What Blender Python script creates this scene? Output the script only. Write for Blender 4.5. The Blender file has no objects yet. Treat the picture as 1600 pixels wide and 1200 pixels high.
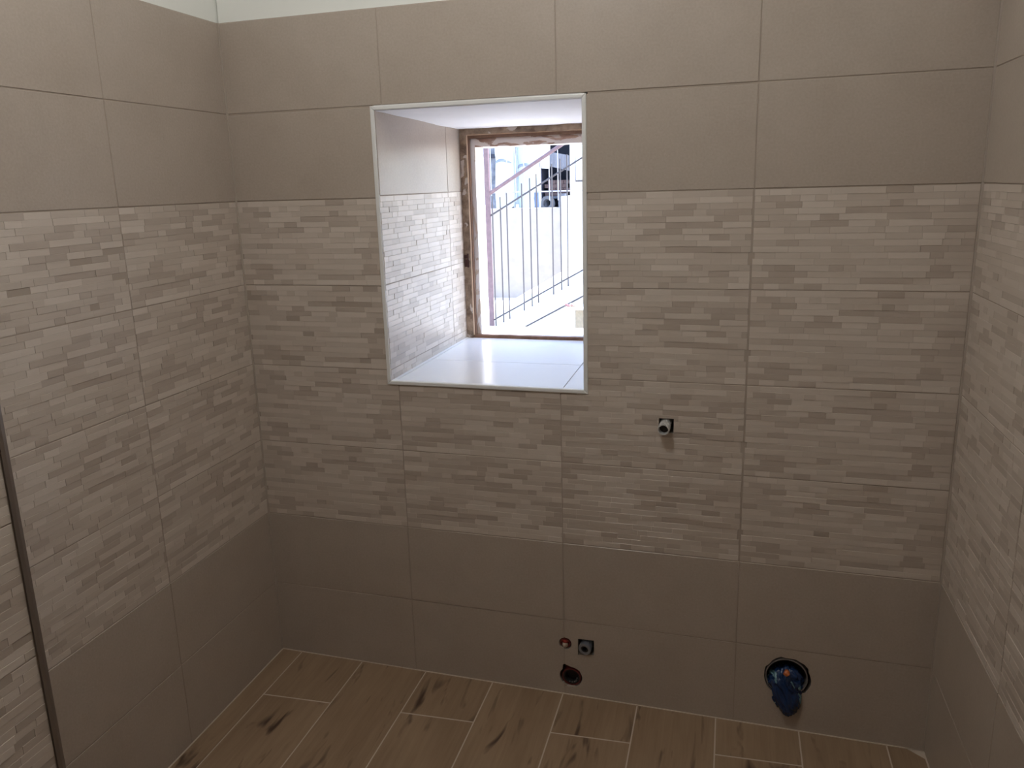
import bpy, bmesh, math, random
from mathutils import Vector, Matrix, noise
from mathutils.geometry import tessellate_polygon

S = bpy.context.scene
COL = S.collection

# ------------------------------------------------------------------ camera
cam = bpy.data.cameras.new('camera')
cam.sensor_fit = 'HORIZONTAL'; cam.sensor_width = 36.0
cam.lens = 1187.917 / 1600 * 36.0
cam.shift_x = 4.18 / 1600; cam.shift_y = -47.92 / 1600
cam.clip_start = 0.02; cam.clip_end = 200
camo = bpy.data.objects.new('camera', cam); COL.objects.link(camo)
RX = ((0.960586, -0.275947, -0.033584), (0.27653, 0.936222, 0.216841), (-0.028395, -0.217581, 0.975629))
camo.matrix_world = Matrix((
    (RX[0][0], RX[0][2], -RX[0][1], 1.4294),
    (RX[1][0], RX[1][2], -RX[1][1], -2.0046),
    (RX[2][0], RX[2][2], -RX[2][1], 1.5295),
    (0, 0, 0, 1)))
S.camera = camo

# ------------------------------------------------------------------ sky, sun, added fill light near the ceiling, exposure
w = bpy.data.worlds.new('sky'); S.world = w; w.use_nodes = True
wn = w.node_tree.nodes; wl = w.node_tree.links
sky = wn.new('ShaderNodeTexSky'); sky.sky_type = 'NISHITA'; sky.sun_disc = False
sky.sun_elevation = math.radians(52); sky.sun_rotation = math.radians(90); sky.altitude = 200
bg = wn['Background']; bg.inputs['Strength'].default_value = 1.35
wl.new(sky.outputs[0], bg.inputs['Color'])

sun = bpy.data.lights.new('sun', 'SUN'); sun.energy = 12.0; sun.angle = math.radians(0.6); sun.color = (1.0, 0.95, 0.88)
so = bpy.data.objects.new('sun', sun); COL.objects.link(so)
so.rotation_euler = Vector((-0.75, -0.14, -1.0)).to_track_quat('-Z', 'Y').to_euler()

hl = bpy.data.lights.new('ceiling_fill', 'POINT'); hl.shadow_soft_size = 0.10  # guessed fill light out of view, no fitting built; brightens the upper walls
hl.energy = 17.8; hl.color = (0.985, 1.0, 1.015)
ho = bpy.data.objects.new('ceiling_fill', hl); COL.objects.link(ho)
ho.location = (0.92, -1.05, 2.53)

S.view_settings.view_transform = 'Standard'; S.view_settings.look = 'None'
S.view_settings.gamma = 1.0; S.view_settings.exposure = 0.0; S.view_settings.use_curve_mapping = False
S.cycles.max_bounces = 10; S.cycles.diffuse_bounces = 6

# ------------------------------------------------------------------ materials
def nt(name):
    m = bpy.data.materials.new(name); m.use_nodes = True
    n = m.node_tree.nodes; b = n['Principled BSDF']
    return m, n, m.node_tree.links, b

def plain(name, col, rough=0.5, metal=0.0, spec=0.5, bump=0.0, bscale=60, vary=0.0):
    m, n, l, b = nt(name)
    b.inputs['Base Color'].default_value = (*col, 1); b.inputs['Roughness'].default_value = rough
    b.inputs['Metallic'].default_value = metal; b.inputs['Specular IOR Level'].default_value = spec
    if bump or vary:
        g = n.new('ShaderNodeNewGeometry'); t = n.new('ShaderNodeTexNoise')
        t.inputs['Scale'].default_value = bscale; t.inputs['Detail'].default_value = 5
        l.new(g.outputs['Position'], t.inputs['Vector'])
        if bump:
            bp = n.new('ShaderNodeBump'); bp.inputs['Strength'].default_value = bump; bp.inputs['Distance'].default_value = 0.004
            l.new(t.outputs['Fac'], bp.inputs['Height']); l.new(bp.outputs[0], b.inputs['Normal'])
        if vary:
            r = n.new('ShaderNodeValToRGB')
            r.color_ramp.elements[0].position = 0.3; r.color_ramp.elements[1].position = 0.7
            r.color_ramp.elements[0].color = (*[c * (1 - vary) for c in col], 1)
            r.color_ramp.elements[1].color = (*[min(1, c * (1 + vary)) for c in col], 1)
            l.new(t.outputs['Fac'], r.inputs[0]); l.new(r.outputs[0], b.inputs['Base Color'])
    return m

def mat_plain_tile():
    m, n, l, b = nt('beige_tile')
    g = n.new('ShaderNodeNewGeometry')
    t1 = n.new('ShaderNodeTexNoise'); t1.inputs['Scale'].default_value = 6; t1.inputs['Detail'].default_value = 6; t1.inputs['Roughness'].default_value = 0.65
    t2 = n.new('ShaderNodeTexNoise'); t2.inputs['Scale'].default_value = 170; t2.inputs['Detail'].default_value = 3
    l.new(g.outputs['Position'], t1.inputs['Vector']); l.new(g.outputs['Position'], t2.inputs['Vector'])
    a = n.new('ShaderNodeMath'); a.operation = 'MULTIPLY_ADD'; a.inputs[1].default_value = 0.45
    l.new(t2.outputs['Fac'], a.inputs[0]); 
    a2 = n.new('ShaderNodeMath'); a2.operation = 'MULTIPLY'; a2.inputs[1].default_value = 0.55
    l.new(t1.outputs['Fac'], a2.inputs[0]); l.new(a2.outputs[0], a.inputs[2])
    r = n.new('ShaderNodeValToRGB')
    r.color_ramp.elements[0].position = 0.3; r.color_ramp.elements[1].position = 0.72
    r.color_ramp.elements[0].color = (0.400, 0.332, 0.272, 1); r.color_ramp.elements[1].color = (0.485, 0.412, 0.345, 1)
    l.new(a.outputs[0], r.inputs[0]); l.new(r.outputs[0], b.inputs['Base Color'])
    b.inputs['Roughness'].default_value = 0.30; b.inputs['Specular IOR Level'].default_value = 0.42
    bp = n.new('ShaderNodeBump'); bp.inputs['Strength'].default_value = 0.12; bp.inputs['Distance'].default_value = 0.002
    l.new(t2.outputs['Fac'], bp.inputs['Height']); l.new(bp.outputs[0], b.inputs['Normal'])
    return m

def mat_mosaic():
    m, n, l, b = nt('split_brick_tile')
    at = n.new('ShaderNodeAttribute'); at.attribute_name = 'tone'; at.attribute_type = 'GEOMETRY'
    g = n.new('ShaderNodeNewGeometry')
    mp = n.new('ShaderNodeMapping'); mp.inputs['Scale'].default_value = (14, 14, 110)
    l.new(g.outputs['Position'], mp.inputs['Vector'])
    t = n.new('ShaderNodeTexNoise'); t.inputs['Scale'].default_value = 1; t.inputs['Detail'].default_value = 4
    l.new(mp.outputs[0], t.inputs['Vector'])
    ma = n.new('ShaderNodeMath'); ma.operation = 'MULTIPLY_ADD'; ma.inputs[1].default_value = 0.36; ma.inputs[2].default_value = -0.18
    l.new(t.outputs['Fac'], ma.inputs[0])
    ad = n.new('ShaderNodeMath'); ad.operation = 'ADD'; l.new(at.outputs['Fac'], ad.inputs[0]); l.new(ma.outputs[0], ad.inputs[1])
    r = n.new('ShaderNodeValToRGB')
    e = r.color_ramp.elements
    e[0].position = 0.0; e[0].color = (0.430, 0.355, 0.295, 1)
    e[1].position = 1.0; e[1].color = (0.635, 0.552, 0.478, 1)
    x = e.new(0.55); x.color = (0.545, 0.466, 0.395, 1)
    l.new(ad.outputs[0], r.inputs[0]); l.new(r.outputs[0], b.inputs['Base Color'])
    b.inputs['Roughness'].default_value = 0.30; b.inputs['Specular IOR Level'].default_value = 0.42
    bp = n.new('ShaderNodeBump'); bp.inputs['Strength'].default_value = 0.15; bp.inputs['Distance'].default_value = 0.003
    l.new(t.outputs['Fac'], bp.inputs['Height']); l.new(bp.outputs[0], b.inputs['Normal'])
    return m

def mat_planks():
    m, n, l, b = nt('wood_look_floor_tile')
    tc = n.new('ShaderNodeTexCoord'); oi = n.new('ShaderNodeObjectInfo')
    of = n.new('ShaderNodeVectorMath'); of.operation = 'MULTIPLY_ADD'
    cx = n.new('ShaderNodeCombineXYZ'); l.new(oi.outputs['Random'], cx.inputs[0]); l.new(oi.outputs['Random'], cx.inputs[1]); l.new(oi.outputs['Random'], cx.inputs[2])
    l.new(cx.outputs[0], of.inputs[0]); of.inputs[1].default_value = (37, 53, 11); l.new(tc.outputs['Object'], of.inputs[2])
    def nz(scale, detail, rough=0.55, dist=0.0):
        mp = n.new('ShaderNodeMapping'); mp.inputs['Scale'].default_value = scale; l.new(of.outputs[0], mp.inputs['Vector'])
        t = n.new('ShaderNodeTexNoise'); t.inputs['Scale'].default_value = 1; t.inputs['Detail'].default_value = detail
        t.inputs['Roughness'].default_value = rough; t.inputs['Distortion'].default_value = dist
        l.new(mp.outputs[0], t.inputs['Vector']); return t.outputs['Fac']
    grain = nz((70, 4, 1), 6, 0.65, 0.4); cloud = nz((9, 2.5, 1), 3); knots = nz((26, 5.5, 1), 2, 0.5, 0.6)
    r = n.new('ShaderNodeValToRGB'); r.color_ramp.elements[0].position = 0.3; r.color_ramp.elements[1].position = 0.75
    r.color_ramp.elements[0].color = (0.245, 0.158, 0.094, 1); r.color_ramp.elements[1].color = (0.385, 0.265, 0.168, 1)
    av = n.new('ShaderNodeMath'); av.operation = 'MULTIPLY_ADD'; av.inputs[1].default_value = 0.5
    hv = n.new('ShaderNodeMath'); hv.operation = 'MULTIPLY'; hv.inputs[1].default_value = 0.5
    l.new(grain, hv.inputs[0]); l.new(cloud, av.inputs[0]); l.new(hv.outputs[0], av.inputs[2]); l.new(av.outputs[0], r.inputs[0])
    k = n.new('ShaderNodeValToRGB'); k.color_ramp.elements[0].position = 0.60; k.color_ramp.elements[1].position = 0.74
    k.color_ramp.elements[0].color = (0, 0, 0, 1); k.color_ramp.elements[1].color = (1, 1, 1, 1)
    l.new(knots, k.inputs[0])
    mx = n.new('ShaderNodeMix'); mx.data_type = 'RGBA'
    l.new(k.outputs[0], mx.inputs['Factor']); l.new(r.outputs[0], mx.inputs['A']); mx.inputs['B'].default_value = (0.07, 0.036, 0.022, 1)
    l.new(mx.outputs['Result'], b.inputs['Base Color'])
    b.inputs['Roughness'].default_value = 0.5; b.inputs['Specular IOR Level'].default_value = 0.35
    bp = n.new('ShaderNodeBump'); bp.inputs['Strength'].default_value = 0.1; bp.inputs['Distance'].default_value = 0.002
    l.new(grain, bp.inputs['Height']); l.new(bp.outputs[0], b.inputs['Normal'])
    return m

def mat_wood(name, c0, c1, paint=None, amount=0.5, scale=(3, 3, 50), rough=0.75):
    """old wood with a stretched grain; optionally flaking paint on it"""
    m, n, l, b = nt(name)
    g = n.new('ShaderNodeNewGeometry')
    mp = n.new('ShaderNodeMapping'); mp.inputs['Scale'].default_value = scale; l.new(g.outputs['Position'], mp.inputs['Vector'])
    t = n.new('ShaderNodeTexNoise'); t.inputs['Scale'].default_value = 1; t.inputs['Detail'].default_value = 6; t.inputs['Roughness'].default_value = 0.65
    l.new(mp.outputs[0], t.inputs['Vector'])
    r = n.new('ShaderNodeValToRGB'); r.color_ramp.elements[0].position = 0.36; r.color_ramp.elements[1].position = 0.64
    r.color_ramp.elements[0].color = (*c0, 1); r.color_ramp.elements[1].color = (*c1, 1)
    l.new(t.outputs['Fac'], r.inputs[0])
    out = r.outputs[0]
    if paint:
        mp2 = n.new('ShaderNodeMapping'); mp2.inputs['Scale'].default_value = tuple(s * 0.7 + 4 for s in scale); l.new(g.outputs['Position'], mp2.inputs['Vector'])
        t2 = n.new('ShaderNodeTexNoise'); t2.inputs['Scale'].default_value = 1; t2.inputs['Detail'].default_value = 5; t2.inputs['Distortion'].default_value = 0.7
        l.new(mp2.outputs[0], t2.inputs['Vector'])
        r2 = n.new('ShaderNodeValToRGB'); r2.color_ramp.elements[0].position = amount; r2.color_ramp.elements[1].position = amount + 0.025
        r2.color_ramp.elements[0].color = (1, 1, 1, 1); r2.color_ramp.elements[1].color = (0, 0, 0, 1)
        l.new(t2.outputs['Fac'], r2.inputs[0])
        mx = n.new('ShaderNodeMix'); mx.data_type = 'RGBA'; l.new(r2.outputs[0], mx.inputs['Factor'])
        l.new(out, mx.inputs['A']); mx.inputs['B'].default_value = (*paint, 1); out = mx.outputs['Result']
    l.new(out, b.inputs['Base Color']); b.inputs['Roughness'].default_value = rough
    bp = n.new('ShaderNodeBump'); bp.inputs['Strength'].default_value = 0.4; bp.inputs['Distance'].default_value = 0.003
    l.new(t.outputs['Fac'], bp.inputs['Height']); l.new(bp.outputs[0], b.inputs['Normal'])
    return m

M = {}
M['tile'] = mat_plain_tile()
M['mosaic'] = mat_mosaic()
M['plank'] = mat_planks()
M['grout'] = plain('beige_grout', (0.40, 0.33, 0.27), 0.9)
M['floor_grout'] = plain('pale_floor_grout', (0.56, 0.46, 0.37), 0.9)
M['filler'] = plain('pale_corner_filler', (0.47, 0.40, 0.335), 0.7)
M['paint'] = plain('white_wall_paint', (0.82, 0.82, 0.77), 0.7, bump=0.12, bscale=30)
M['ceiling'] = plain('ceiling_paint', (0.80, 0.79, 0.75), 0.8)
M['back'] = plain('rough_wall_render', (0.40, 0.33, 0.27), 0.7)
M['trim'] = plain('white_plastic_trim', (0.80, 0.79, 0.77), 0.3)
M['metal_trim'] = plain('brushed_edge_profile', (0.24, 0.20, 0.17), 0.35, metal=0.6)
M['plaster'] = plain('window_plaster', (0.86, 0.84, 0.84), 0.75, bump=0.25, bscale=22)
M['sill'] = plain('white_gloss_sill_tile', (0.90, 0.90, 0.91), 0.2, spec=0.9, bump=0.06, bscale=14)
M['sill_grout'] = plain('sill_grout', (0.55, 0.55, 0.55), 0.8)
M['old_wood'] = mat_wood('weathered_brown_wood', (0.15, 0.095, 0.062), (0.43, 0.315, 0.225), (0.62, 0.54, 0.48), 0.37, (22, 22, 22))
M['tan_wood'] = mat_wood('tan_wood_bead', (0.62, 0.44, 0.31), (0.78, 0.60, 0.45), scale=(30, 30, 5))
M['dark_wood'] = mat_wood('brown_wood_and_rebate_shade', (0.15, 0.075, 0.045), (0.25, 0.14, 0.09), scale=(20, 20, 6))
M['peel_head'] = mat_wood('peeling_painted_wood', (0.36, 0.20, 0.15), (0.60, 0.43, 0.34), (0.88, 0.80, 0.76), 0.54, (14, 14, 60))
M['peel_post'] = mat_wood('flaking_white_painted_wood', (0.62, 0.50, 0.40), (0.78, 0.66, 0.56), (0.90, 0.85, 0.82), 0.56, (40, 40, 9))
M['rust'] = plain('rusted_iron', (0.06, 0.022, 0.018), 0.8)

# ------------------------------------------------------------------ mesh helpers
def link(name, bm, mats, parent=None, mw=None, smooth=False):
    me = bpy.data.meshes.new(name); bm.to_mesh(me); bm.free()
    for mt in (mats if isinstance(mats, (list, tuple)) else [mats]): me.materials.append(mt)
    if smooth:
        for p in me.polygons: p.use_smooth = True
    return link_mesh(name, me, parent, mw)

def link_mesh(name, me, parent=None, mw=None):
    o = bpy.data.objects.new(name, me); COL.objects.link(o)
    if parent: o.parent = parent
    mw = mw or Matrix.Identity(4)
    pm = Matrix.Identity(4); q = parent
    while q: pm = q.matrix_basis @ pm; q = q.parent
    o.matrix_basis = pm.inverted() @ mw          # geometry is given in world coordinates
    return o

def struct(o): o['kind'] = 'structure'; return o

def thing(o, label, cat, group=None):
    o['label'] = label; o['category'] = cat
    if group: o['group'] = group
    return o

def empty(name, loc=(0, 0, 0)):
    o = bpy.data.objects.new(name, None); COL.objects.link(o); o.location = loc; o.matrix_basis = Matrix.Translation(loc); return o

def box(bm, x0, x1, y0, y1, z0, z1, mi=0, bev=0.0):
    r = bmesh.ops.create_cube(bm, size=1.0)
    vs = r['verts']
    for v in vs:
        v.co = Vector((x0 + (v.co.x + .5) * (x1 - x0), y0 + (v.co.y + .5) * (y1 - y0), z0 + (v.co.z + .5) * (z1 - z0)))
    fs = {f for v in vs for f in v.link_faces}
    for f in fs: f.material_index = mi
    if bev:
        es = list({e for v in vs for e in v.link_edges})
        bmesh.ops.bevel(bm, geom=es, offset=bev, segments=2, affect='EDGES', profile=0.6)
    return bm

def nbox(*a, **k): return box(bmesh.new(), *a, **k)

def bar(bm, p, q, r, n=10, r2=None):
    p, q = Vector(p), Vector(q); d = q - p
    mt = Matrix.Translation((p + q) / 2) @ d.to_track_quat('Z', 'Y').to_matrix().to_4x4()
    bmesh.ops.create_cone(bm, cap_ends=True, segments=n, radius1=r, radius2=r if r2 is None else r2, depth=d.length, matrix=mt)
    return bm

def ring(bm, c, axis, r_out, r_in, depth, n=28):
    """tube with a wall; c is the centre of its back end, axis the way it points"""
    a = Vector(axis).normalized(); q = a.to_track_quat('Z', 'Y').to_matrix()
    ls = []
    for rad, h in ((r_out, 0), (r_out, depth), (r_in, depth), (r_in, 0)):
        ls.append([bm.verts.new(Vector(c) + q @ Vector((rad * math.cos(2 * math.pi * i / n), rad * math.sin(2 * math.pi * i / n), h))) for i in range(n)])
    for k in range(4):
        A, B = ls[k], ls[(k + 1) % 4]
        for i in range(n): bm.faces.new((A[i], A[(i + 1) % n], B[(i + 1) % n], B[i]))
    return bm

def area2(p): return sum(p[i][0] * p[(i + 1) % len(p)][1] - p[(i + 1) % len(p)][0] * p[i][1] for i in range(len(p)))

def prism(bm, outline, holes, w0, w1, mi=0):
    """flat plate in local (u, v), from w0 (back) to w1 (front), with holes cut right through"""
    if area2(outline) < 0: outline = outline[::-1]
    hs = [h[::-1] if area2(h) > 0 else h for h in holes]
    loops = [outline] + hs
    flat = [p for lp in loops for p in lp]
    tris = tessellate_polygon([[Vector((p[0], p[1], 0)) for p in lp] for lp in loops])
    fr = [bm.verts.new((p[0], p[1], w1)) for p in flat]; bk = [bm.verts.new((p[0], p[1], w0)) for p in flat]
    for a, b, c in tris:
        pa, pb, pc = flat[a], flat[b], flat[c]
        s = (pb[0] - pa[0]) * (pc[1] - pa[1]) - (pc[0] - pa[0]) * (pb[1] - pa[1])
        if abs(s) < 1e-12: continue
        if s < 0: b, c = c, b
        f = bm.faces.new((fr[a], fr[b], fr[c])); f.material_index = mi
        f = bm.faces.new((bk[c], bk[b], bk[a])); f.material_index = mi
    i0 = 0
    for lp in loops:
        n = len(lp)
        for i in range(n):
            a, b = i0 + i, i0 + (i + 1) % n
            f = bm.faces.new((bk[a], bk[b], fr[b], fr[a])); f.material_index = mi
        i0 += n
    return bm

def slab(bm, u0, u1, v0, v1, w0, w1, ch, mi=0, lay=None, tone=0.0):
    """front-chamfered rectangular plate (no back face)"""
    a = [bm.verts.new((u, v, w0)) for u, v in ((u0, v0), (u1, v0), (u1, v1), (u0, v1))]
    b = [bm.verts.new((u, v, w1 - ch)) for u, v in ((u0, v0), (u1, v0), (u1, v1), (u0, v1))]
    c = [bm.verts.new((u, v, w1)) for u, v in ((u0 + ch, v0 + ch), (u1 - ch, v0 + ch), (u1 - ch, v1 - ch), (u0 + ch, v1 - ch))]
    fs = [bm.faces.new(c)]
    for i in range(4):
        j = (i + 1) % 4
        fs.append(bm.faces.new((a[i], a[j], b[j], b[i]))); fs.append(bm.faces.new((b[i], b[j], c[j], c[i])))
    for f in fs:
        f.material_index = mi
        if lay is not None: f[lay] = tone
    return fs

# ------------------------------------------------------------------ tiles
W = 1.9754            # room width along the back wall
TW, TH = 0.4932, 0.25 # tile pitch
G = 0.0028            # grout joint
TT = 0.008            # tile thickness

def brick_design(seed):
    """the printed split-brick relief: sixteen courses of little bricks"""
    rnd = random.Random(seed); out = []; n = 16; h = (TH - G) / n; w = TW - G
    for r in range(n):
        x = -rnd.uniform(0, 0.05)
        prev = None
        while x < w:
            L = rnd.choice((0.032, 0.045, 0.055, 0.062, 0.075, 0.09, 0.105)) * rnd.uniform(0.85, 1.15)
            q = rnd.random()
            tone = rnd.uniform(0.72, 0.95) if q < 0.28 else rnd.uniform(0.42, 0.62) if q < 0.72 else rnd.uniform(0.02, 0.25)
            if r in (0, n - 1) and rnd.random() < .35: tone = min(1, tone + .25)
            a, b = max(0, x), min(w, x + L)
            if b - a > 0.006: out.append((a, b, r * h, (r + 1) * h, tone, rnd.uniform(-0.0015, 0.0)))
            x += L
    return out
DESIGN = [brick_design(11), brick_design(29), brick_design(47)]

def minus(rc, hole):
    u0, u1, v0, v1 = rc; a0, a1, b0, b1 = hole
    if a0 >= u1 or a1 <= u0 or b0 >= v1 or b1 <= v0: return [rc]
    o = []
    if v1 > b1: o.append((u0, u1, b1, v1))
    if v0 < b0: o.append((u0, u1, v0, b0))
    m0, m1 = max(v0, b0), min(v1, b1)
    if u0 < a0: o.append((u0, a0, m0, m1))
    if u1 > a1: o.append((a1, u1, m0, m1))
    return o

CACHE = {}
def mosaic_mesh(d, u0, u1, v0, v1, holes=()):
    """part of the design from (u0,v0) to (u1,v1) in the full tile's own coordinates"""
    key = ('m', d, round(u0, 4), round(u1, 4), round(v0, 4), round(v1, 4), tuple(holes))
    if key in CACHE: return CACHE[key]
    bm = bmesh.new(); lay = bm.faces.layers.float.new('tone')
    for a, b, c, e, tone, dep in DESIGN[d]:
        rc = (max(a, u0), min(b, u1), max(c, v0), min(e, v1))
        if rc[1] - rc[0] < 1e-4 or rc[3] - rc[2] < 1e-4: continue
        rs = [rc]
        for h in holes: rs = [y for x in rs for y in minus(x, h)]
        for r in rs:
            if r[1] - r[0] > 0.001 and r[3] - r[2] > 0.001:
                slab(bm, r[0] - u0, r[1] - u0, r[2] - v0, r[3] - v0, -TT, dep, min(0.0005, (r[1] - r[0]) * .3, (r[3] - r[2]) * .3), 0, lay, tone)
    me = bpy.data.meshes.new('tile'); bm.to_mesh(me); bm.free(); me.materials.append(M['mosaic'])
    CACHE[key] = me; return me

def tile_mesh(w, h):
    key = ('p', round(w, 4), round(h, 4))
    if key not in CACHE:
        bm = bmesh.new(); slab(bm, 0, w, 0, h, -TT, 0, 0.0009)
        me = bpy.data.meshes.new('tile'); bm.to_mesh(me); bm.free(); me.materials.append(M['tile']); CACHE[key] = me
    return CACHE[key]

def tile_poly(outline, holes):
    bm = bmesh.new(); prism(bm, outline, holes, -TT, 0)
    me = bpy.data.meshes.new('tile'); bm.to_mesh(me); bm.free(); me.materials.append(M['tile']); return me

def basis(U, V, N, o): return Matrix(((U[0], V[0], N[0], o[0]), (U[1], V[1], N[1], o[1]), (U[2], V[2], N[2], o[2]), (0, 0, 0, 1)))

BACK = basis((1, 0, 0), (0, 0, 1), (0, -1, 0), (0, 0, 0))
LEFT = basis((0, 1, 0), (0, 0, 1), (1, 0, 0), (0, 0, 0))
RIGHT = basis((0, -1, 0), (0, 0, 1), (-1, 0, 0), (W, 0, 0))
rj = random.Random(5)
ROWS = [(i * TH, (i + 1) * TH) for i in range(8)]     # row 0 stands on the floor, row 7 ends at 2 m
def is_mosaic(r): return 2 <= r <= 5

def put(me, parent, B, u, v):
    jit = Matrix.Translation((0, 0, rj.uniform(-0.0005, 0.0003)))
    return link_mesh('tile', me, parent, B @ Matrix.Translation((u, v, 0)) @ jit)

def tile_run(parent, B, cols, rows=range(8), par=0, right_aligned=False):
    """cols: (u0, u1, offset of the cut in the design)"""
    for r in rows:
        v0, v1 = ROWS[r][0] + G / 2, ROWS[r][1] - G / 2
        for k, (u0, u1, cut) in enumerate(cols):
            a, b = u0 + G / 2, u1 - G / 2
            if is_mosaic(r): me = mosaic_mesh((k + par) % 3, cut, min(cut + b - a, TW - G), 0, v1 - v0)
            else: me = tile_mesh(b - a, v1 - v0)
            put(me, parent, B, a, v0)

# window opening in the plane of the back wall
X0, X1, Z0, Z1 = 0.458, 1.062, 0.956, 1.749

def circ(cx, cz, r, n=22, jag=0.0, seed=1, sq=None):
    rn = random.Random(seed)
    return [(cx + math.cos(2 * math.pi * i / n) * r * (1 + rn.uniform(-jag, jag)), cz + math.sin(2 * math.pi * i / n) * r * (1 + rn.uniform(-jag, jag))) for i in range(n)]

HOLE_TAP = [(1.2555, 0.8560), (1.2950, 0.8570), (1.2960, 0.8975), (1.2560, 0.8970)]
HOLE_RED = circ(0.988, 0.172, 0.0195, 18, 0.06, 3)
HOLE_SUPPLY = [(1.0265, 0.139), (1.0755, 0.146), (1.0755, 0.1945), (1.0270, 0.1930)]
HOLE_DRAIN = circ(1.0045, 0.060, 0.0350, 26, 0.03, 4)
# a chipped notch at the upper left of the drain hole
HOLE_DRAIN = HOLE_DRAIN[:8] + [(0.9875, 0.1010), (0.9795, 0.0995)] + HOLE_DRAIN[10:]
HOLE_SOIL = circ(1.6195, 0.163, 0.063, 30, 0.055, 9)
HOLES = [HOLE_TAP, HOLE_RED, HOLE_SUPPLY, HOLE_DRAIN, HOLE_SOIL]

# ------------------------------------------------------------------ setting: walls, floor, ceiling
CEIL = 2.62
YF = -2.72       # front wall
PX, PY = 0.29, -1.093   # projecting pier on the left
# back wall: a thin grouted face with the pipe holes cut in it, thick masonry behind
bm = bmesh.new()
wo = [(X0 + .007, Z0 - .006), (X1 + .003, Z0 - .006), (X1 + .003, Z1 + .003), (X0 + .007, Z1 + .003)]
prism(bm, [(0, 0), (W, 0), (W, 2.0), (0, 2.0)], [wo] + HOLES, -0.06, -0.0019)
bm.transform(BACK)
for b in ((-.3, wo[0][0], .06, .76, -.4, 3.0), (wo[1][0], 2.4, .06, .76, -.4, 3.0), (wo[0][0], wo[1][0], .06, .76, -.4, wo[0][1]), (wo[0][0], wo[1][0], .06, .80, wo[2][1], 3.0)):
    box(bm, *b, mi=1)
box(bm, 0, W, 0.0045, .06, 2.0, CEIL, mi=2)
wall_back = struct(link('wall_back', bm, [M['grout'], M['back'], M['paint']]))

bm = nbox(-.3, -.0019, YF, .06, -.2, 2.0); box(bm, -.3, -.0045, YF, .06, 2.0, CEIL, mi=1)
wall_left = struct(link('wall_left', bm, [M['grout'], M['paint']]))
bm = nbox(-.0019, PX - .0019, YF, PY - .002, 0, 2.0); box(bm, -.0045, PX - .0045, YF, PY - .004, 2.0, CEIL, mi=1)
wall_pier = struct(link('wall_left_pier', bm, [M['grout'], M['paint']]))
bm = nbox(W + .0019, W + .3, YF, .06, -.2, 2.0); box(bm, W + .0045, W + .3, YF, .06, 2.0, CEIL, mi=1)
wall_right = struct(link('wall_right', bm, [M['grout'], M['paint']]))
bm = nbox(-.3, W + .3, YF - .2, YF, -.2, 2.0, mi=0); box(bm, -.3, W + .3, YF - .2, YF, 2.0, CEIL, mi=1)
wall_front = struct(link('wall_front', bm, [M['back'], M['paint']]))
ceiling = struct(link('ceiling', nbox(-.3, W + .3, YF - .2, 0.06, CEIL, CEIL + .2), M['ceiling']))
floor = struct(link('floor', nbox(-.1, W + .1, YF, 0.0, -.12, -.0007), M['floor_grout']))

# tiles on the back wall
cx = [0.0, TW, 2 * TW - .002, 3 * TW, W]
for r in range(8):
    v0, v1 = ROWS[r][0] + (G / 2 if r else .0015), ROWS[r][1] - G / 2
    for k in range(4):
        a, b = cx[k] + (G / 2 if k else .0025), cx[k + 1] - (G / 2 if k < 3 else .0025)
        rcs = minus((a, b, v0, v1), (X0 + .006, X1 - .004, Z0 + .005, Z1 - .003))
        if not is_mosaic(r):
            inside = [h for h in HOLES if all(a < p[0] < b and v0 < p[1] < v1 for p in h)]
            cut = [h for h in HOLES if h not in inside and any(a < p[0] < b and v0 < p[1] < v1 for p in h)]
            if inside or cut:
                # a hole that crosses a joint is clipped to the tile and notched into its edge
                outl = [(a, v0), (b, v0), (b, v1), (a, v1)]
                rt = [sorted([p for p in h if v0 < p[1] < v1 and p[0] < b - 1e-6], key=lambda p: p[1]) for h in cut if max(p[0] for p in h) >= b]
                lt = [sorted([p for p in h if v0 < p[1] < v1 and p[0] > a + 1e-6], key=lambda p: -p[1]) for h in cut if min(p[0] for p in h) <= a]
                outl = [(a, v0), (b, v0)]
                for q in sorted(rt, key=lambda q: q[0][1]): outl += [(b, q[0][1])] + q + [(b, q[-1][1])]
                outl += [(b, v1), (a, v1)]
                for q in sorted(lt, key=lambda q: -q[0][1]): outl += [(a, q[0][1])] + q + [(a, q[-1][1])]
                me = tile_poly([(p[0] - a, p[1] - v0) for p in outl], [[(p[0] - a, p[1] - v0) for p in h] for h in inside])
                put(me, wall_back, BACK, a, v0)
            else:
                for rc in rcs:
                    if rc[1] - rc[0] > .004 and rc[3] - rc[2] > .004: put(tile_mesh(rc[1] - rc[0], rc[3] - rc[2]), wall_back, BACK, rc[0], rc[2])
        else:
            d = (k + 1) % 3
            hs = []
            hw = (X0 + .006 - a, X1 - .004 - a, Z0 + .005 - v0, Z1 - .003 - v0)
            if len(rcs) == 0: continue
            hs.append(tuple(round(x, 5) for x in hw))
            if r == 3 and k == 2: hs.append((1.2555 - a, 1.2957 - a, .8565 - v0, .8973 - v0))
            off = 0.0
            shift = max(0.0, TW - G - (b - a)) if k == 0 else 0.0
            bb = min(b - a, TW - G)
            put(mosaic_mesh(d, 0, bb, 0, min(v1 - v0, TH - G), [h for h in hs if h[0] < b - a and h[1] > 0 and h[2] < v1 - v0 and h[3] > 0]), wall_back, BACK, a, v0)

# left wall: a cut tile at the corner, whole ones beyond it, up to the pier
LJ = 0.466
tile_run(wall_left, LEFT, [(-LJ, -.002, 0.0), (-LJ - TW, -LJ, 0.0), (PY, -LJ - TW, TW - (-LJ - TW - PY))][:3], par=2)
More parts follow.
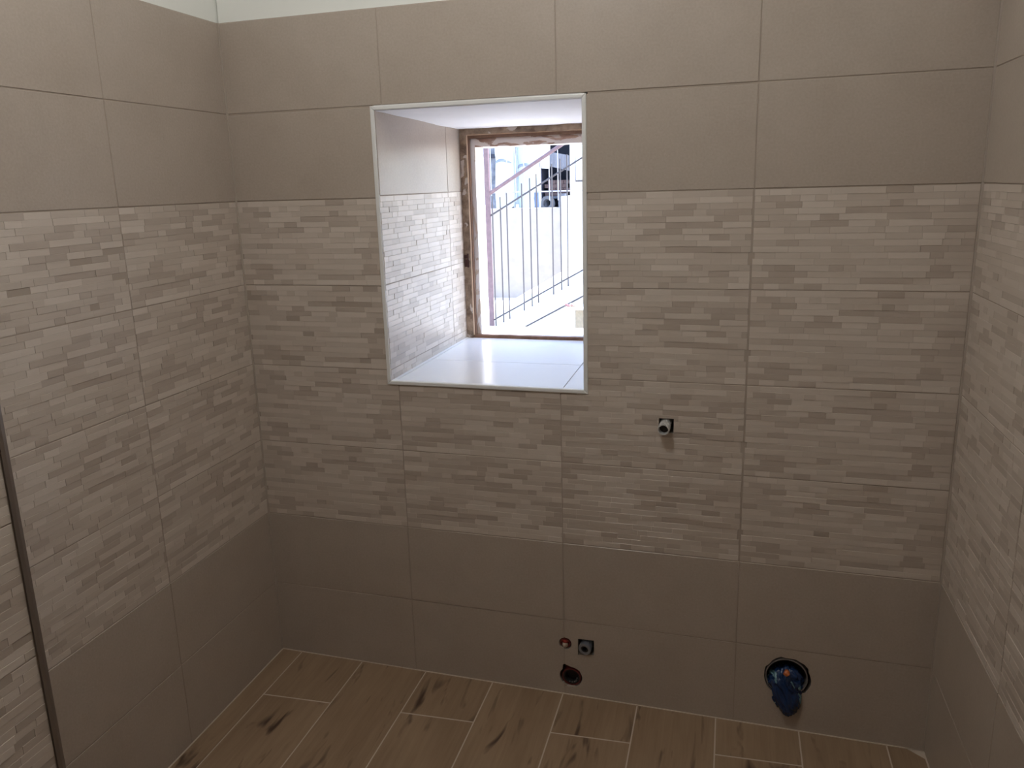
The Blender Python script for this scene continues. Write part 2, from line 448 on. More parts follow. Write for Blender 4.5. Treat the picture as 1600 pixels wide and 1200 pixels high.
# pier face, seen close at the lower left, with a metal edge profile on its corner
PIERB = basis((0, 1, 0), (0, 0, 1), (1, 0, 0), (PX, 0, 0))
tile_run(wall_pier, PIERB, [(PY - .012 - TW, PY - .012, 0.0), (PY - .012 - 2 * TW, PY - .012 - TW, 0.0), (YF + .05, PY - .012 - 2 * TW, 0.0)], par=1)
# return of the pier, facing the back wall
PIERR = basis((-1, 0, 0), (0, 0, 1), (0, 1, 0), (PX, PY, 0))
tile_run(wall_pier, PIERR, [(.01, PX - .003, 0.0)], par=0)
bm = bmesh.new(); prof = [(PX + .0035, PY - .013), (PX + .0045, PY - .006), (PX + .0025, PY + .0015), (PX - .004, PY + .0045), (PX - .011, PY + .0035), (PX - .008, PY - .010)]
prism(bm, prof, [], 0.002, 2.0)
trim2 = struct(link('trim_2', bm, M['metal_trim']))
# right wall
RJ = 0.445
tile_run(wall_right, RIGHT, [(.003, RJ, TW - RJ), (RJ, RJ + TW, 0.0), (RJ + TW, RJ + 2 * TW, 0.0), (RJ + 2 * TW, RJ + 3 * TW, 0.0)], par=1)

# pale filler in the two back corners
for x0, x1, wl_ in ((-.003, .0028, wall_left), (W - .0028, W + .003, wall_right)):
    link('corner_filler', nbox(x0, x1, -.0028, .003, .001, 2.0), M['filler'], wl_)

# floor planks (wood-look tiles), laid in depth with staggered, slightly skewed cross joints
PW = 0.2259; P0 = 0.0757 - PW; g = 0.004
def cross(x, y): return y + 0.0571 * (x - 0.075)
for i in range(10):
    xa, xb = P0 + PW * i, P0 + PW * (i + 1)
    xa, xb = max(xa + g / 2, .004), min(xb - g / 2, W - .003)
    if xb - xa < 0.01: continue
    ys = [0.0]; y = (-0.2286 if i % 2 else -0.68)
    while y > YF: ys.append(y); y -= 0.905
    ys.append(YF)
    for j in range(len(ys) - 1):
        ya, yb = ys[j], ys[j + 1]
        t = (lambda x: -0.0035) if j == 0 else (lambda x: cross(x, ya) - .0026)
        bt = (lambda x: yb) if j == len(ys) - 2 else (lambda x: cross(x, yb) + .0026)
        mx, my = (xa + xb) / 2, (ya + yb) / 2
        ol = [(xa - mx, bt(xa) - my), (xb - mx, bt(xb) - my), (xb - mx, t(xb) - my), (xa - mx, t(xa) - my)]
        bm = bmesh.new(); prism(bm, ol, [], -.008, 0.0)
        link('plank', bm, M['plank'], floor, Matrix.Translation((mx, my, 0)))
for gb in ((0.0, W, -.0042, .0, -.003, .0012), (0.0, .0045, YF, .0, -.003, .0010), (W - .0035, W, YF, .0, -.003, .0010)):
    link('grout_line', nbox(*gb), M['floor_grout'], floor)
bm = bmesh.new(); prism(bm, [(W - .045, -.002), (W - .003, -.002), (W - .003, -.034)], [], -.001, .0012)
link('grout_filler', bm, M['floor_grout'], floor)

# ------------------------------------------------------------------ window reveal, trim, frame

# white plastic edge trim round the opening
trim = empty('trim_1', (X0, 0, Z0)); struct(trim)
tw = .012
def strip(pts, lean):
    bm = bmesh.new(); prism(bm, pts, [], -.012, .0035)
    es = [e for e in bm.edges if all(abs(v.co.z - .0035) < 1e-6 for v in e.verts) and len(e.link_faces) == 2 and any(abs(f.normal.z) < .5 for f in e.link_faces)]
    bm.normal_update()
    es = [e for e in bm.edges if all(abs(v.co.z - .0035) < 1e-6 for v in e.verts) and any(abs(f.normal.z) < .5 for f in e.link_faces)]
    bmesh.ops.bevel(bm, geom=es, offset=.003, segments=3, affect='EDGES', profile=.5)
    return link('trim_strip', bm, M['trim'], trim, BACK)
strip([(X0, Z0), (X0 + tw, Z0 + tw), (X0 + tw, Z1 - tw), (X0, Z1)], 0)
strip([(X1, Z0), (X1, Z1), (X1 - tw, Z1 - tw), (X1 - tw, Z0 + tw)], 0)
strip([(X0, Z1), (X0 + tw, Z1 - tw), (X1 - tw, Z1 - tw), (X1, Z1)], 0)
strip([(X0, Z0), (X1, Z0), (X1 - tw, Z0 + tw), (X0 + tw, Z0 + tw)], 0)

YD = 0.64      # depth of the reveal, where the old frame stands
xl0, xl1 = X0 + tw + .0016, 0.488
xr0, xr1 = X1 - tw - .0005, 1.034
zs0, zs1 = Z0 + tw - .001, 0.970
zc0, zc1 = Z1 - tw - .001, 1.7225
reveal = empty('wall_window_reveal', ((X0 + X1) / 2, .3, Z0)); struct(reveal)
# left and right cheeks, tiled like the wall
def cheek(x0, x1, side):
    ang = math.atan2(x1 - x0, YD)
    if side == 'l': B = Matrix.Translation((x0, 0, 0)) @ Matrix.Rotation(-ang, 4, 'Z') @ LEFT
    else: B = Matrix.Translation((x0, 0, 0)) @ Matrix.Rotation(-ang, 4, 'Z') @ basis((0, -1, 0), (0, 0, 1), (-1, 0, 0), (0, 0, 0))
    bm = bmesh.new(); sgn = 1 if side == 'l' else -1
    u0, u1 = (0.001, YD + .02) if side == 'l' else (-YD - .02, -.001)
    prism(bm, [(u0, Z0 - .004), (u1, Z0 - .004), (u1, Z1 + .001), (u0, Z1 + .001)], [], -.0075, -.0016)
    link('cheek_bed', bm, M['grout'], reveal, B)
    J = .512
    cols = [(.0, J), (J, YD + .02)] if side == 'l' else [(-J, 0.), (-YD - .02, -J)]
    for k, (a, b) in enumerate(cols):
        for v0, v1, ms in ((1.507, Z1 - .002, 0), (1.2535, 1.507, 1), (1.0, 1.2535, 1), (Z0 + .002, 1.0, 1)):
            aa, bb = a + G / 2, b - G / 2; va, vb = v0 + G / 2, v1 - G / 2
            if ms:
                full = min(bb - aa, TW - G); hh = min(vb - va, TH - G)
                me = mosaic_mesh(1, 0, full, TH - G - hh, TH - G)
                o = link_mesh('tile', me, reveal, B @ Matrix.Translation((aa, va, 0)) @ Matrix.Diagonal(((bb - aa) / full, (vb - va) / hh, 1, 1)))
            else:
                link_mesh('tile', tile_mesh(bb - aa, vb - va), reveal, B @ Matrix.Translation((aa, va, 0)))
cheek(xl0, xl1, 'l'); cheek(xr0, xr1, 'r')
# plastered soffit, sloping a little down to the frame
bm = bmesh.new(); n = 14
vt = [[bm.verts.new((xl0 - .006 + (xr0 - xl0 + .012) * i / n, .003 + (YD + .01) * j / 10, zc0 + (zc1 - zc0) * j / 10 + .0035 * (noise.noise((i * .45, j * .5, 3.1))) * min(1, j / 2))) for i in range(n + 1)] for j in range(11)]
for j in range(10):
    for i in range(n): bm.faces.new((vt[j][i], vt[j][i + 1], vt[j + 1][i + 1], vt[j + 1][i]))
r_ = bmesh.ops.extrude_face_region(bm, geom=bm.faces[:])
for v in r_['geom']:
    if isinstance(v, bmesh.types.BMVert): v.co.z = Z1 + .003
bmesh.ops.recalc_face_normals(bm, faces=bm.faces[:])
link('soffit_plaster', bm, M['plaster'], reveal, smooth=False)
# glossy sill tiles and their bed
def quad_prism(name, pts, mat, th=.008):
    bm = bmesh.new()
    t = [bm.verts.new(p) for p in pts]; b = [bm.verts.new((p[0], p[1], p[2] - th)) for p in pts]
    bm.faces.new(t); bm.faces.new(b[::-1])
    for i in range(len(pts)): bm.faces.new((t[i], b[i], b[(i + 1) % len(pts)], t[(i + 1) % len(pts)]))
    bmesh.ops.recalc_face_normals(bm, faces=bm.faces[:])
    return link(name, bm, mat, reveal)
def zs(y): return zs0 + (zs1 - zs0) * y / YD
quad_prism('sill_bed', [(X0 + .009, .001, zs(0) - .0022), (X1 - .006, .001, zs(0) - .0022), (X1 - .006, YD, zs(YD) - .0022), (X0 + .009, YD, zs(YD) - .0022)], M['sill_grout'])
def sill_tile(xa0, xa1, xb0, xb1, y0, y1):
    quad_prism('sill_tile', [(xa0, y0, zs(y0)), (xa1, y0, zs(y0)), (xb1, y1, zs(y1)), (xb0, y1, zs(y1))], M['sill'])
xj = 0.990
sill_tile(xl0 + .012, xj - .0015, xl0 + .019, xj - .0015, .003, .280)
sill_tile(xj + .0015, xr0, xj + .0015, xr0 - .005, .003, .280)
sill_tile(xl0 + .019, xj - .0015, xl1 + .008, xj - .0015, .2825, YD + .02)
sill_tile(xj + .0015, xr0 - .005, xj + .0015, xr1, .2825, YD + .02)
quad_prism('sealant_bead', [(xl0, .002, zs(0) + .002), (xl0 + .011, .002, zs(0) + .0005), (xl1 + .007, YD, zs(YD) + .0005), (xl1, YD, zs(YD) + .003)], M['trim'], .006)

# the old frame: weathered inner frame, tan bead, rebate strips darkened for shade, painted outer frame; no sash left in it
wf = empty('window_1', ((xl1 + xr1) / 2, .68, zs1)); struct(wf)
def lumpy_box(x0, x1, y0, y1, z0, z1, amp, seed, cuts=14):
    bm = nbox(x0, x1, y0, y1, z0, z1)
    L = max((x1 - x0, 0), (y1 - y0, 1), (z1 - z0, 2)); ax = L[1]
    es = [e for e in bm.edges if abs((e.verts[0].co - e.verts[1].co)[ax]) > .8 * L[0]]
    bmesh.ops.subdivide_edges(bm, edges=es, cuts=cuts)
    for v in bm.verts:
        c = v.co
        v.co = c + Vector([0 if k == ax else amp * noise.noise((c.x * 23 + seed, c.y * 23, c.z * 23)) for k in range(3)])
    return bm
ZB, ZT = zs1 - .004, 1.724
xa, xb = xl1 - .002, xr1 + .002
link('frame_post', lumpy_box(xa, .5115, YD, .70, ZB, ZT, .0022, 1), M['old_wood'], wf)
link('frame_post', lumpy_box(2 * .761 - .5115, xb, YD, .70, ZB, ZT, .0022, 5), M['old_wood'], wf)
link('frame_head', lumpy_box(.5115, 2 * .761 - .5115, YD, .70, 1.7035, ZT, .0028, 9, 22), M['old_wood'], wf)
link('frame_sill', lumpy_box(.5125, 2 * .761 - .5125, YD + .004, .665, ZB, .981, .001, 13, 20), M['dark_wood'], wf)
for x0, x1 in ((.5115, .5160), (2 * .761 - .5160, 2 * .761 - .5115)): link('frame_bead', nbox(x0, x1, YD + .003, .70, .981, 1.7035, bev=.001), M['tan_wood'], wf)
link('frame_bead', nbox(.5160, 2 * .761 - .5160, YD + .004, .70, 1.700, 1.7035), M['tan_wood'], wf)
for x0, x1 in ((.5160, .5205), (2 * .761 - .5205, 2 * .761 - .5160)): link('rebate_shade_strip', nbox(x0, x1, YD + .007, .70, .981, 1.700), M['dark_wood'], wf)  # dark brown puts the shade on the frame's inner side into the colour
link('rebate_shade_strip', nbox(.5205, 2 * .761 - .5205, YD + .007, .70, 1.690, 1.700), M['dark_wood'], wf)
link('outer_post', lumpy_box(.5205, .5375, .662, .757, .972, 1.690, .0012, 21), M['peel_post'], wf)
link('outer_post', lumpy_box(2 * .761 - .5375, 2 * .761 - .5205, .662, .757, .972, 1.690, .0012, 22), M['peel_post'], wf)
link('outer_head', lumpy_box(.5375, 2 * .761 - .5375, .662, .757, 1.660, 1.690, .0022, 25, 24), M['peel_head'], wf)
bm = nbox(.491, .507, YD - .004, YD + .004, 1.236, 1.262); box(bm, .490, .505, YD - .004, YD + .004, 1.268, 1.280); bar(bm, (.503, YD - .002, 1.234), (.503, YD - .002, 1.284), .003)
h_ = link('hinge_remnant', bm, M['rust'], wf); h_['label'] = 'rusted dark hinge remnant'
bm = nbox(.50, 1.02, .664, .86, .945, .974)
link('outer_sill', bm, plain('outer_sill_render', (.82, .80, .78), .8), wf)

# ------------------------------------------------------------------ pipes in the back wall
M['zinc'] = plain('galvanised_pipe', (.66, .65, .63), .36, metal=.35, bump=.3, bscale=180, vary=.3)
M['dark'] = plain('dark_mortar_and_bore_shade', (.035, .028, .025), .95, bump=.4, bscale=120)  # dark mortar; in the pipe mouths it stands in for the shade inside
M['redp'] = plain('red_plastic', (.38, .045, .04), .25)
M['redr'] = plain('red_rubber', (.15, .020, .018), .45)
M['blackp'] = plain('black_plastic_pipe', (.02, .02, .022), .35)
M['greyp'] = plain('grey_plastic_pipe', (.20, .175, .165), .4)
M['blue'] = plain('blue_plastic_bag', (.009, .030, .095), .2, vary=.35, bscale=24)
M['teal'] = plain('pale_teal_plastic', (.13, .26, .30), .3)
M['orange'] = plain('orange_plastic', (.55, .14, .03), .4)
M['beigep'] = plain('beige_plastic', (.48, .37, .29), .35)

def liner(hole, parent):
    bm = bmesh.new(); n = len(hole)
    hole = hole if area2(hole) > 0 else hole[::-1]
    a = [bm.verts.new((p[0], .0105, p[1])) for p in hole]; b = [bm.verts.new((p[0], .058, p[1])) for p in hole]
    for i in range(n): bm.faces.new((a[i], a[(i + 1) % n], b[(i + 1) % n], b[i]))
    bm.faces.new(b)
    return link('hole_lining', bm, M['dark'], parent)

def at(e, bm, name, mat, smooth=False, label=None):
    o = link(name, bm, mat, e, Matrix.Identity(4), smooth)
    if label: o['label'] = label
    return o

# upper supply stub under the right of the window
e = empty('water_pipe', (1.274, 0, .876)); thing(e, 'silver metal pipe stub in a square hole, highest, right of the window', 'pipe')
liner(HOLE_TAP, e)
d = Vector((-.05, -1, -.07)).normalized(); c = Vector((1.2755, .05, .8825))
bm = bmesh.new(); ring(bm, c, d, .0150, .0126, .086); at(e, bm, 'pipe', M['zinc'])
bm = bmesh.new()
for k in range(4): ring(bm, c + d * (.062 + k * .006), d, .0162, .0145, .003, 24)
at(e, bm, 'thread', M['zinc'])
bm = bmesh.new(); bar(bm, c + d * .03, c + d * .070, .0127, 20); at(e, bm, 'bore_shade', M['dark'])
# red capped stub
e = empty('water_pipe', (.988, 0, .172)); thing(e, 'red capped pipe stub in a small round hole, above the drain', 'pipe')
liner(HOLE_RED, e)
d = Vector((.0, -1, -.12)).normalized(); c = Vector((.987, .05, .176))
bm = bmesh.new(); ring(bm, c, d, .0160, .0120, .047); at(e, bm, 'pipe', M['redr'])
bm = bmesh.new(); bmesh.ops.create_uvsphere(bm, u_segments=18, v_segments=10, radius=.0115, matrix=Matrix.Translation(c + d * .038 + Vector((-.001, 0, .005)))); at(e, bm, 'cap', M['redp'], True)
bm = bmesh.new(); bmesh.ops.create_uvsphere(bm, u_segments=16, v_segments=8, radius=.0095, matrix=Matrix.Translation(c + d * .042 + Vector((-.001, 0, -.0075)))); o_ = at(e, bm, 'plug', M['beigep'], True, 'beige lower half of the plug')
# grey supply in a square hole
e = empty('water_pipe', (1.051, 0, .168)); thing(e, 'grey metal pipe stub in a square hole, right of the red capped stub', 'pipe')
liner(HOLE_SUPPLY, e)
d = Vector((-.12, -1, -.10)).normalized(); c = Vector((1.0555, .056, .1715))
bm = bmesh.new(); ring(bm, c, d, .0190, .0115, .064); at(e, bm, 'pipe', plain('dull_grey_pipe', (.30, .32, .36), .3, metal=.5))
bm = bmesh.new(); ring(bm, c + d * .04, d, .0118, .0070, .022); at(e, bm, 'inner_sleeve', M['blackp'])
bm = bmesh.new(); bar(bm, c + d * .03, c + d * .046, .0072, 16); at(e, bm, 'bore_shade', M['dark'])
bm = bmesh.new(); bmesh.ops.create_uvsphere(bm, u_segments=10, v_segments=6, radius=.0028, matrix=Matrix.Translation(c + d * .047)); at(e, bm, 'screw', M['zinc'], True)
# basin drain
e = empty('drain_pipe', (1.0045, 0, .06)); thing(e, 'black drain pipe with a red rubber ring, low in the wall above the floor', 'pipe')
liner(HOLE_DRAIN, e)
d = Vector((0, -1, -.06)).normalized(); c = Vector((1.005, .05, .060))
bm = bmesh.new(); ring(bm, c, d, .0290, .0262, .046, 32); at(e, bm, 'rubber_ring', M['redr'])
bm = bmesh.new(); ring(bm, c + d * .004, d, .0262, .0215, .040, 32); at(e, bm, 'pipe', M['blackp'])
bm = bmesh.new(); bar(bm, c + d * .006, c + d * .022, .0217, 20); at(e, bm, 'bore_shade', M['dark'])
bm = bmesh.new()
for k in range(5):
    a = -1.9 + k * .45; bmesh.ops.create_icosphere(bm, subdivisions=1, radius=.0022, matrix=Matrix.Translation(c + d * .046 + Vector((.017 * math.cos(a), 0, .017 * math.sin(a)))))
at(e, bm, 'mortar_crumbs', M['greyp'])['kind'] = 'stuff'
# soil pipe stuffed with a blue bag
e = empty('soil_pipe', (1.6195, 0, .163)); thing(e, 'wide soil pipe mouth low at right, its rim around a blue bag', 'pipe')
liner(HOLE_SOIL, e)
bm = bmesh.new(); ring(bm, (1.617, .056, .164), (0, -1, 0), .0560, .0532, .056, 40); at(e, bm, 'pipe_rim', M['greyp'])
bm = bmesh.new()
bmesh.ops.create_icosphere(bm, subdivisions=5, radius=1.0)
for v in bm.verts:
    n = v.co.normalized(); x, y, z = n
    # a plump bag: round where it is stuffed into the pipe, sagging into a blunt tongue below
    if z < 0:
        k = -z; rr = math.sqrt(max(1e-6, 1 - z * z)); q = math.sqrt(max(0, 1 - k ** 3.2)) / rr
        p = Vector((x * q * (.0500 - .016 * k) + .010 * k, y * q * .044, -.036 + z * .093)); p.y -= .012 * k * (1 if y < 0 else -.2)
    else:
        p = Vector((x * .0500, y * .044, z * .054 - .036))
    fold = abs(noise.noise((n.x * 3.0 + n.z * 1.5 + 4, n.y * 2.4, n.z * .9)))
    fold2 = noise.noise((n.x * 7, n.y * 7, n.z * 4 + 2))
    fine = noise.noise((n.x * 16, n.y * 16, n.z * 7))
    p = p + n * (-.011 * max(0, .2 - fold) / .2 + .0042 * fold2 + .0010 * fine)
    p.y += .018
    v.co = p + Vector((1.6165, .0, .172))
for f in bm.faces:
    c_ = f.calc_center_median()
    a = noise.noise((c_.x * 42 + 1.3, c_.y * 42, c_.z * 30 + .4)); side = abs(c_.x - 1.617)
    f.material_index = 1 if (a > .22 and side > .026 and c_.z < .175) else 0
o = link('plastic_bag', bm, [M['blue'], M['teal']], None, None, True)
o['label'] = 'crumpled dark blue plastic bag stuffed into the wide pipe at lower right'; o['category'] = 'bag'
bm = bmesh.new(); bmesh.ops.create_icosphere(bm, subdivisions=2, radius=.0085, matrix=Matrix.Translation((1.6145, -.028, .1960)))
for v in bm.verts: v.co += .003 * noise.noise_vector(v.co * 160)
s_ = link('scrap', bm, M['orange'], o); s_['label'] = 'orange scrap on the blue bag'
bm = bmesh.new(); bar(bm, (1.6270, -.036, .176), (1.6365, -.036, .158), .0022, 6, .0012)
s_ = link('torn_strip', bm, M['teal'], o); s_['label'] = 'pale torn strip on the blue bag'

# ------------------------------------------------------------------ outside
M['white'] = plain('white_render', (.80, .79, .77), .85, bump=.2, bscale=12)
M['cream'] = plain('cream_speckled_render', (.335, .288, .255), .9, bump=.5, bscale=9, vary=.10)
M['concrete'] = plain('pale_concrete', (.74, .72, .69), .9, vary=.08, bscale=4)
M['pink'] = plain('faded_red_paint', (.135, .082, .09), .55, vary=.15, bscale=30)
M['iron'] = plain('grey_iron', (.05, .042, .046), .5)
M['iron_w'] = plain('pale_grey_iron', (.30, .29, .33), .5)
ground = struct(link('ground', nbox(-14, 12, .8, 16, .05, .30), M['concrete']))

# stair with its sloping kerb and flank wall
SL = .560
def kz(x): return .318 + SL * (x + .503)
st = empty('staircase', (0, 4.6, .30)); thing(st, 'white rendered outdoor staircase rising to the right beyond the window', 'staircase')
bm = bmesh.new(); xs = (-.56, 2.2)
prism(bm, [(xs[0], .30), (-.30, .30), (xs[1], kz(xs[1]) - .175), (xs[1], kz(xs[1])), (xs[0], kz(xs[0]))], [], -4.34, -4.12); bm.transform(BACK); link('kerb', bm, M['white'], st)
bm = bmesh.new(); prism(bm, [(-.30, .30), (xs[1], .30), (xs[1], kz(xs[1]) - .175)], [], -4.34, -4.155); bm.transform(BACK); link('flank_wall', bm, M['white'], st)
bm = bmesh.new(); bar(bm, (-.283, 4.118, .312), (xs[1], 4.118, kz(xs[1]) - .178), .0065, 6); link('kerb_shade_line', bm, M['iron'], st)  # dark bar added to draw the shadow line below the kerb
for i in range(10):
    x0 = -.56 + .262 * i; link('step', nbox(x0, 2.2, 4.34, 5.4, .30 + .147 * i, .30 + .147 * (i + 1)), M['concrete'], st)
# its railing
rl = empty('stair_railing', (-.56, 4.2, .31)); thing(rl, 'faded pink sloping railing with thin grey bars on the outdoor stairs', 'railing')
bm = nbox(-.568, -.528, 4.185, 4.215, .30, 2.3, bev=.003); link('post', bm, M['pink'], rl)
bm = bmesh.new(); bar(bm, (-.56, 4.2, 1.437), (1.9, 4.2, 1.437 + 2.46 * .597), .0155, 12); link('handrail', bm, M['pink'], rl)
bm = bmesh.new(); bar(bm, (-.56, 4.2, 1.254), (1.9, 4.2, 1.254 + 2.46 * .568), .0075, 8); link('rail', bm, M['iron'], rl)
bm = bmesh.new(); bar(bm, (-.56, 4.2, .364), (1.9, 4.2, .364 + 2.46 * .556), .0065, 8); link('rail', bm, M['iron'], rl)
for k in range(9):
    for q in (-.508, -.438, -.382):
        x = q + .2575 * k
        zt = 1.263 + .568 * (x + .545) + (.15 if k == 0 and q == -.508 else .10); zb = .375 + .556 * (x + .54) - .068
        bm = bmesh.new(); bar(bm, (x, 4.19, zb), (x, 4.19, zt), .0058, 6); link('baluster', bm, M['iron'], rl)
# block with a coping at the foot of the stairs
pb = empty('stone_block', (.42, 3.95, .30)); thing(pb, 'beige stone block with a white slab on top, in front of the outdoor stairs', 'block')
link('block', lumpy_box(.247, .62, 3.9, 4.10, .30, .535, .004, 3, 6), plain('beige_stone', (.22, .185, .135), .9, bump=.6, bscale=40, vary=.15), pb)
link('slab', nbox(.165, .66, 3.86, 4.11, .536, .553, bev=.003), M['white'], pb)
pl = empty('dried_flowers', (.185, 3.92, .553)); thing(pl, 'small pinkish dried flower heads lying on the white slab', 'flowers')
rn = random.Random(2)
for k in range(5):
    c = Vector((.185 + rn.uniform(-.022, .03), 3.92 + rn.uniform(-.02, .02), .559 + rn.uniform(0, .010)))
    bm = bmesh.new(); bmesh.ops.create_icosphere(bm, subdivisions=2, radius=.011, matrix=Matrix.Translation(c))
    for v in bm.verts: v.co += .006 * noise.noise_vector(v.co * 120)
    h = link('flower_head', bm, plain('dry_flower', (.30, .15, .15), .9), pl)
    bm = bmesh.new(); bar(bm, c, (c.x + .05, c.y + .01, .556), .002, 5); link('stem', bm, plain('dry_stem', (.3, .22, .15), .9), h)

# parapets
pw = thing(link('garden_wall', lumpy_box(-6, -.315, 6.0, 6.22, .28, 1.266, .004, 2, 40), M['cream']), 'low cream rendered wall with brown speckles behind the stairs', 'wall')
bm = bmesh.new(); prism(bm, [(-.31, .28), (3.5, .28), (3.5, 1.55), (-.10, 1.402), (-.31, 1.385)], [], -6.26, -5.98); bm.transform(BACK)
pw2 = thing(link('garden_wall', bm, M['white']), 'taller white wall end with a sloping top, right of the low cream wall', 'wall')
terrace = struct(link('ground_terrace', nbox(-9, 6, 6.26, 14, .28, 1.15), M['concrete']))
# hanging guard on the terrace edge
ug = empty('terrace_railing', (-.8, 6.6, 1.15)); thing(ug, 'pale grey upright bar railing on the terrace behind the low wall', 'railing')
bm = bmesh.new(); bar(bm, (-3.2, 6.6, 1.433), (1.2, 6.6, 1.433), .0075, 8); link('rail', bm, M['iron_w'], ug)
bm = bmesh.new(); bar(bm, (-3.2, 6.6, 2.25), (1.2, 6.6, 2.25), .012, 8); link('rail', bm, M['iron_w'], ug)
for k in range(-5, 5):
    for q in (-1.073, -.972, -.872):
        x = q + .396 * k
        if -3.1 < x < 1.2:
            bm = bmesh.new(); bar(bm, (x, 6.6, 1.33), (x, 6.6, 2.25), .0055, 6); link('bar', bm, M['iron_w'], ug)
for x in (-3.2, 1.2):
    bm = bmesh.new(); bar(bm, (x, 6.6, 1.15), (x, 6.6, 2.25), .016, 8); link('post', bm, M['iron_w'], ug)

# tall white wrapped bundles standing on the terrace
M['wrap'] = plain('white_wrapping', (.42, .44, .45), .5)
M['wrap2'] = plain('pale_blue_wrapping', (.29, .335, .345), .5)
M['tape'] = plain('blue_grey_strap', (.15, .17, .21), .6)
def bundle(x, y, wd, ht, lean, mat, label, seed):
    bm = bmesh.new(); n, m = 24, 22; rings = []
    for j in range(m + 1):
        t = j / m; r = wd / 2 * (1 - .10 * math.exp(-((t - .62) / .07) ** 2)) * (1 if t < .9 else math.sqrt(max(.03, 1 - ((t - .9) / .1) ** 2))) * (.94 + .06 * min(1, t * 5))
        rings.append([bm.verts.new((x + lean * t + r * (1 + .07 * noise.noise((i * .8, t * 4, seed))) * math.cos(2 * math.pi * i / n), y + r * .8 * math.sin(2 * math.pi * i / n), 1.15 + ht * t)) for i in range(n)])
    for j in range(m):
        for i in range(n): bm.faces.new((rings[j][i], rings[j][(i + 1) % n], rings[j + 1][(i + 1) % n], rings[j + 1][i]))
    bm.faces.new(rings[0][::-1]); bm.faces.new(rings[-1])
    o = link('wrapped_bundle', bm, mat, None, None, True); thing(o, label, 'bundle', 'white bundles on the terrace')
    bm = bmesh.new(); rr = wd / 2 * .93
    q = Matrix.Rotation(math.radians(10), 4, 'Y')
    vs = []
    for z in (-.018, .018):
        for rad in (rr, rr * .9):
            vs.append([bm.verts.new(q @ Vector((rad * math.cos(2 * math.pi * i / n), rad * .8 * math.sin(2 * math.pi * i / n), z + .05 * math.cos(2 * math.pi * i / n) ** 2 * -1))) for i in range(n)])
    for A, B in ((vs[0], vs[2]), (vs[2], vs[3]), (vs[3], vs[1]), (vs[1], vs[0])):
        for i in range(n): bm.faces.new((A[i], A[(i + 1) % n], B[(i + 1) % n], B[i]))
    bm.transform(Matrix.Translation((x + lean * .62, y, 1.15 + ht * .62)))
    link('strap', bm, M['tape'], o, Matrix.Identity(4), True)
bundle(-1.505, 8.0, .285, 1.10, .02, M['wrap'], 'tall white wrapped bundle, leftmost behind the low cream wall', 1)
bundle(-1.176, 8.0, .305, .99, .0, M['wrap2'], 'tall pale blue wrapped bundle, second from left behind the low cream wall', 2)
# narrow grey crates and panels between them
M['greyc'] = plain('blue_grey_cloth', (.14, .145, .17), .9, bump=.5, bscale=14, vary=.35)
M['navy'] = plain('dark_navy_panel', (.02, .021, .036), .7)
bm = lumpy_box(-1.86, -1.63, 8.25, 8.5, 1.15, 2.02, .012, 8, 10)
o = thing(link('grey_crate', bm, M['greyc']), 'blue grey covered crate at the left edge behind the railing post', 'crate')
link('lid', nbox(-1.88, -1.60, 8.22, 8.52, 1.88, 1.93), M['navy'], o)
bm = lumpy_box(-1.385, -1.29, 8.3, 8.5, 1.15, 1.78, .012, 18, 10)
o = thing(link('grey_crate', bm, M['greyc']), 'narrow blue grey covered crate standing between the two wrapped bundles', 'crate')
link('lid', nbox(-1.395, -1.285, 8.28, 8.52, 1.782, 1.85), M['navy'], o)
bm = lumpy_box(-1.085, -1.03, 7.9, 7.96, 1.15, 1.42, .006, 4, 8)
thing(link('blue_slab', bm, plain('slate_blue_board', (.07, .095, .16), .7)), 'slate blue board leaning beside the pale blue bundle', 'board')
bm = bmesh.new(); prism(bm, [(-1.47, 1.15), (-1.33, 1.15), (-1.35, 1.235)], [], -7.84, -7.80); bm.transform(BACK)
thing(link('roof_tile', bm, M['navy']), 'dark triangular slate on the terrace at the foot of the white bundle', 'slate')

# shed with a corrugated front, dark inside, bricks and a tyre before it
sh = empty('shed', (-1.0, 9.3, 1.15)); thing(sh, 'open shed with a grey corrugated front panel and a dark inside', 'shed')
bm = bmesh.new(); n = 28
for k in range(n):
    x0 = -1.13 + .29 * k / n; x1 = -1.13 + .29 * (k + 1) / n
    y0 = 9.0 + (.012 if k % 2 else 0); y1 = 9.0 + (.012 if (k + 1) % 2 else 0)
    def zt(x): return 1.965 - (x + 1.13) * .22
    def zb(x): return 1.76 - (x + 1.13) * .25
    a = [(x0, y0, zb(x0)), (x1, y1, zb(x1)), (x1, y1, zt(x1)), (x0, y0, zt(x0))]
    f = [bm.verts.new(p) for p in a]; b = [bm.verts.new((p[0], p[1] + .012, p[2])) for p in a]
    bm.faces.new(f); bm.faces.new(b[::-1])
    for i in range(4): bm.faces.new((f[i], b[i], b[(i + 1) % 4], f[(i + 1) % 4]))
link('front_panel', bm, plain('grey_corrugated_sheet', (.19, .19, .215), .6), sh)
link('back_wall', nbox(-1.30, -.80, 9.62, 9.70, 1.15, 2.5), M['navy'], sh)
link('side_wall', nbox(-.83, -.78, 9.0, 9.70, 1.15, 2.5), M['white'], sh)
link('side_wall', nbox(-1.31, -1.26, 9.05, 9.70, 1.15, 2.5), M['navy'], sh)
link('roof', nbox(-1.36, -.782, 8.95, 9.72, 2.5, 2.55), M['navy'], sh)
bm = bmesh.new()
vs_ = [(-1.25, 9.02, 1.735), (-1.14, 9.02, 1.725), (-1.125, 9.02, 2.08), (-1.26, 9.02, 2.08)]
prism(bm, [(p[0], p[2]) for p in vs_], [], -9.06, -9.0); bm.transform(BACK); link('white_panel', bm, M['white'], sh)
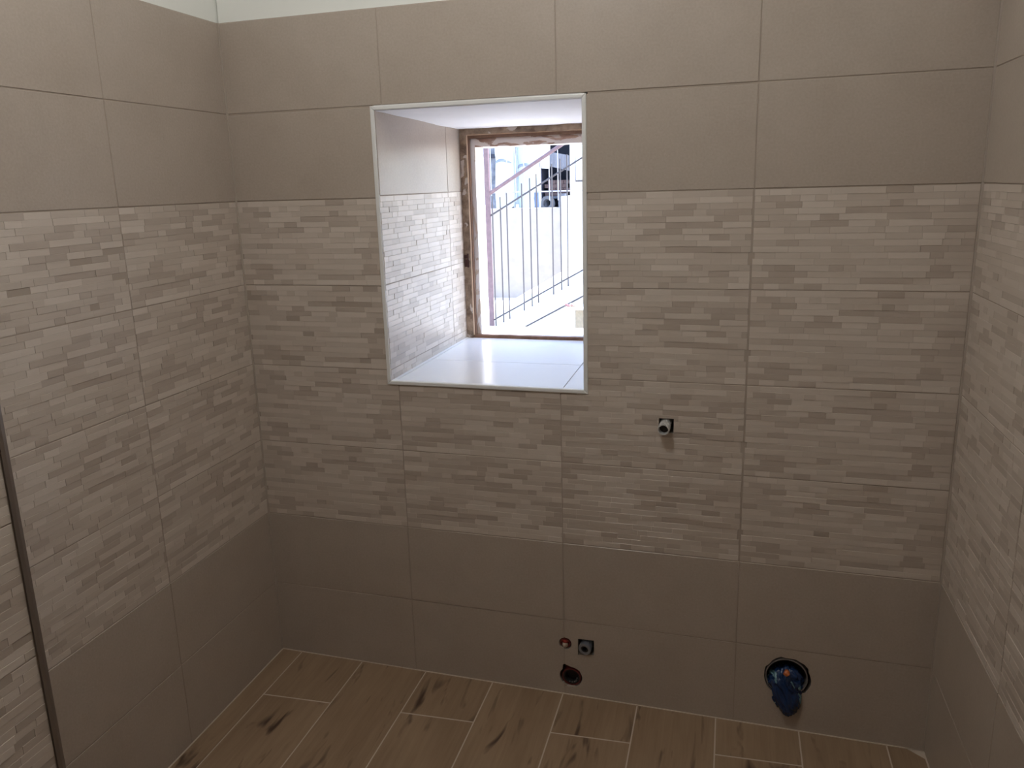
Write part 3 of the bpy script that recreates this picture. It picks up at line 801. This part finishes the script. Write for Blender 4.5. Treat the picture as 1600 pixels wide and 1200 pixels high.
brickm = plain('dull_red_brick', (.10, .062, .058), .9, vary=.25, bscale=30)
rn = random.Random(7)
for r in range(4):
    for c in range(3):
        x = -1.235 + .118 * c + (.05 if r % 2 else 0); z = 1.335 + r * .058
        bm = nbox(x, x + .112, 9.12, 9.24, z, z + .054, bev=.003)
        o = link('brick', bm, brickm); thing(o, 'dull red brick in the open shed, %s course, %s of three' % (('bottom', 'second', 'third', 'top')[r], ('left', 'middle', 'right')[c]), 'brick', 'bricks stacked inside the shed')
bench = empty('plank_bench', (-1.05, 9.18, 1.15)); thing(bench, 'low grey plank bench carrying the bricks inside the shed', 'bench')
link('top', nbox(-1.25, -.84, 9.08, 9.3, 1.30, 1.333), M['greyc'], bench)
for x in (-1.24, -.87): link('leg', nbox(x, x + .03, 9.1, 9.28, 1.15, 1.30), M['greyc'], bench)
bm = bmesh.new(); ring(bm, (-1.145, 8.98, 1.225), (-.25, -1, .25), .105, .060, .07, 28)
thing(link('tyre', bm, plain('worn_grey_tyre', (.10, .10, .11), .8)), 'worn grey tyre leaning at the foot of the open shed', 'tyre')
bm = lumpy_box(-.98, -.88, 8.9, 8.98, 1.15, 1.37, .008, 6, 6)
thing(link('fuel_can', bm, M['greyc']), 'dark grey can standing right of the worn tyre', 'can')
# white cabinet right of the shed
cb = empty('cabinet', (-.6, 9.0, 1.15)); thing(cb, 'tall white cabinet with a flat door, right of the open shed', 'cabinet')
link('body', nbox(-.775, -.20, 8.98, 9.5, 1.15, 2.6), M['white'], cb)
link('door', nbox(-.735, -.24, 8.96, 8.978, 1.555, 2.5, bev=.002), M['white'], cb)
link('shadow_gap', nbox(-.760, -.736, 8.970, 8.981, 1.530, 2.5), M['iron'], cb)
link('shadow_gap', nbox(-.7355, -.233, 8.970, 8.981, 1.530, 1.552), M['iron'], cb)

# pale house closing the view
ho_ = empty('house', (0, 12, 1.15)); thing(ho_, 'pale rendered house closing the view far behind the terrace', 'house')
link('wall', nbox(-9, 7, 12.0, 12.4, 1.0, 6.5), plain('pale_grey_render', (.25, .265, .30), .9), ho_)
link('roof', nbox(-9.3, 7.3, 11.7, 15, 6.5, 6.7), plain('roof_edge', (.35, .2, .15), .9), ho_)
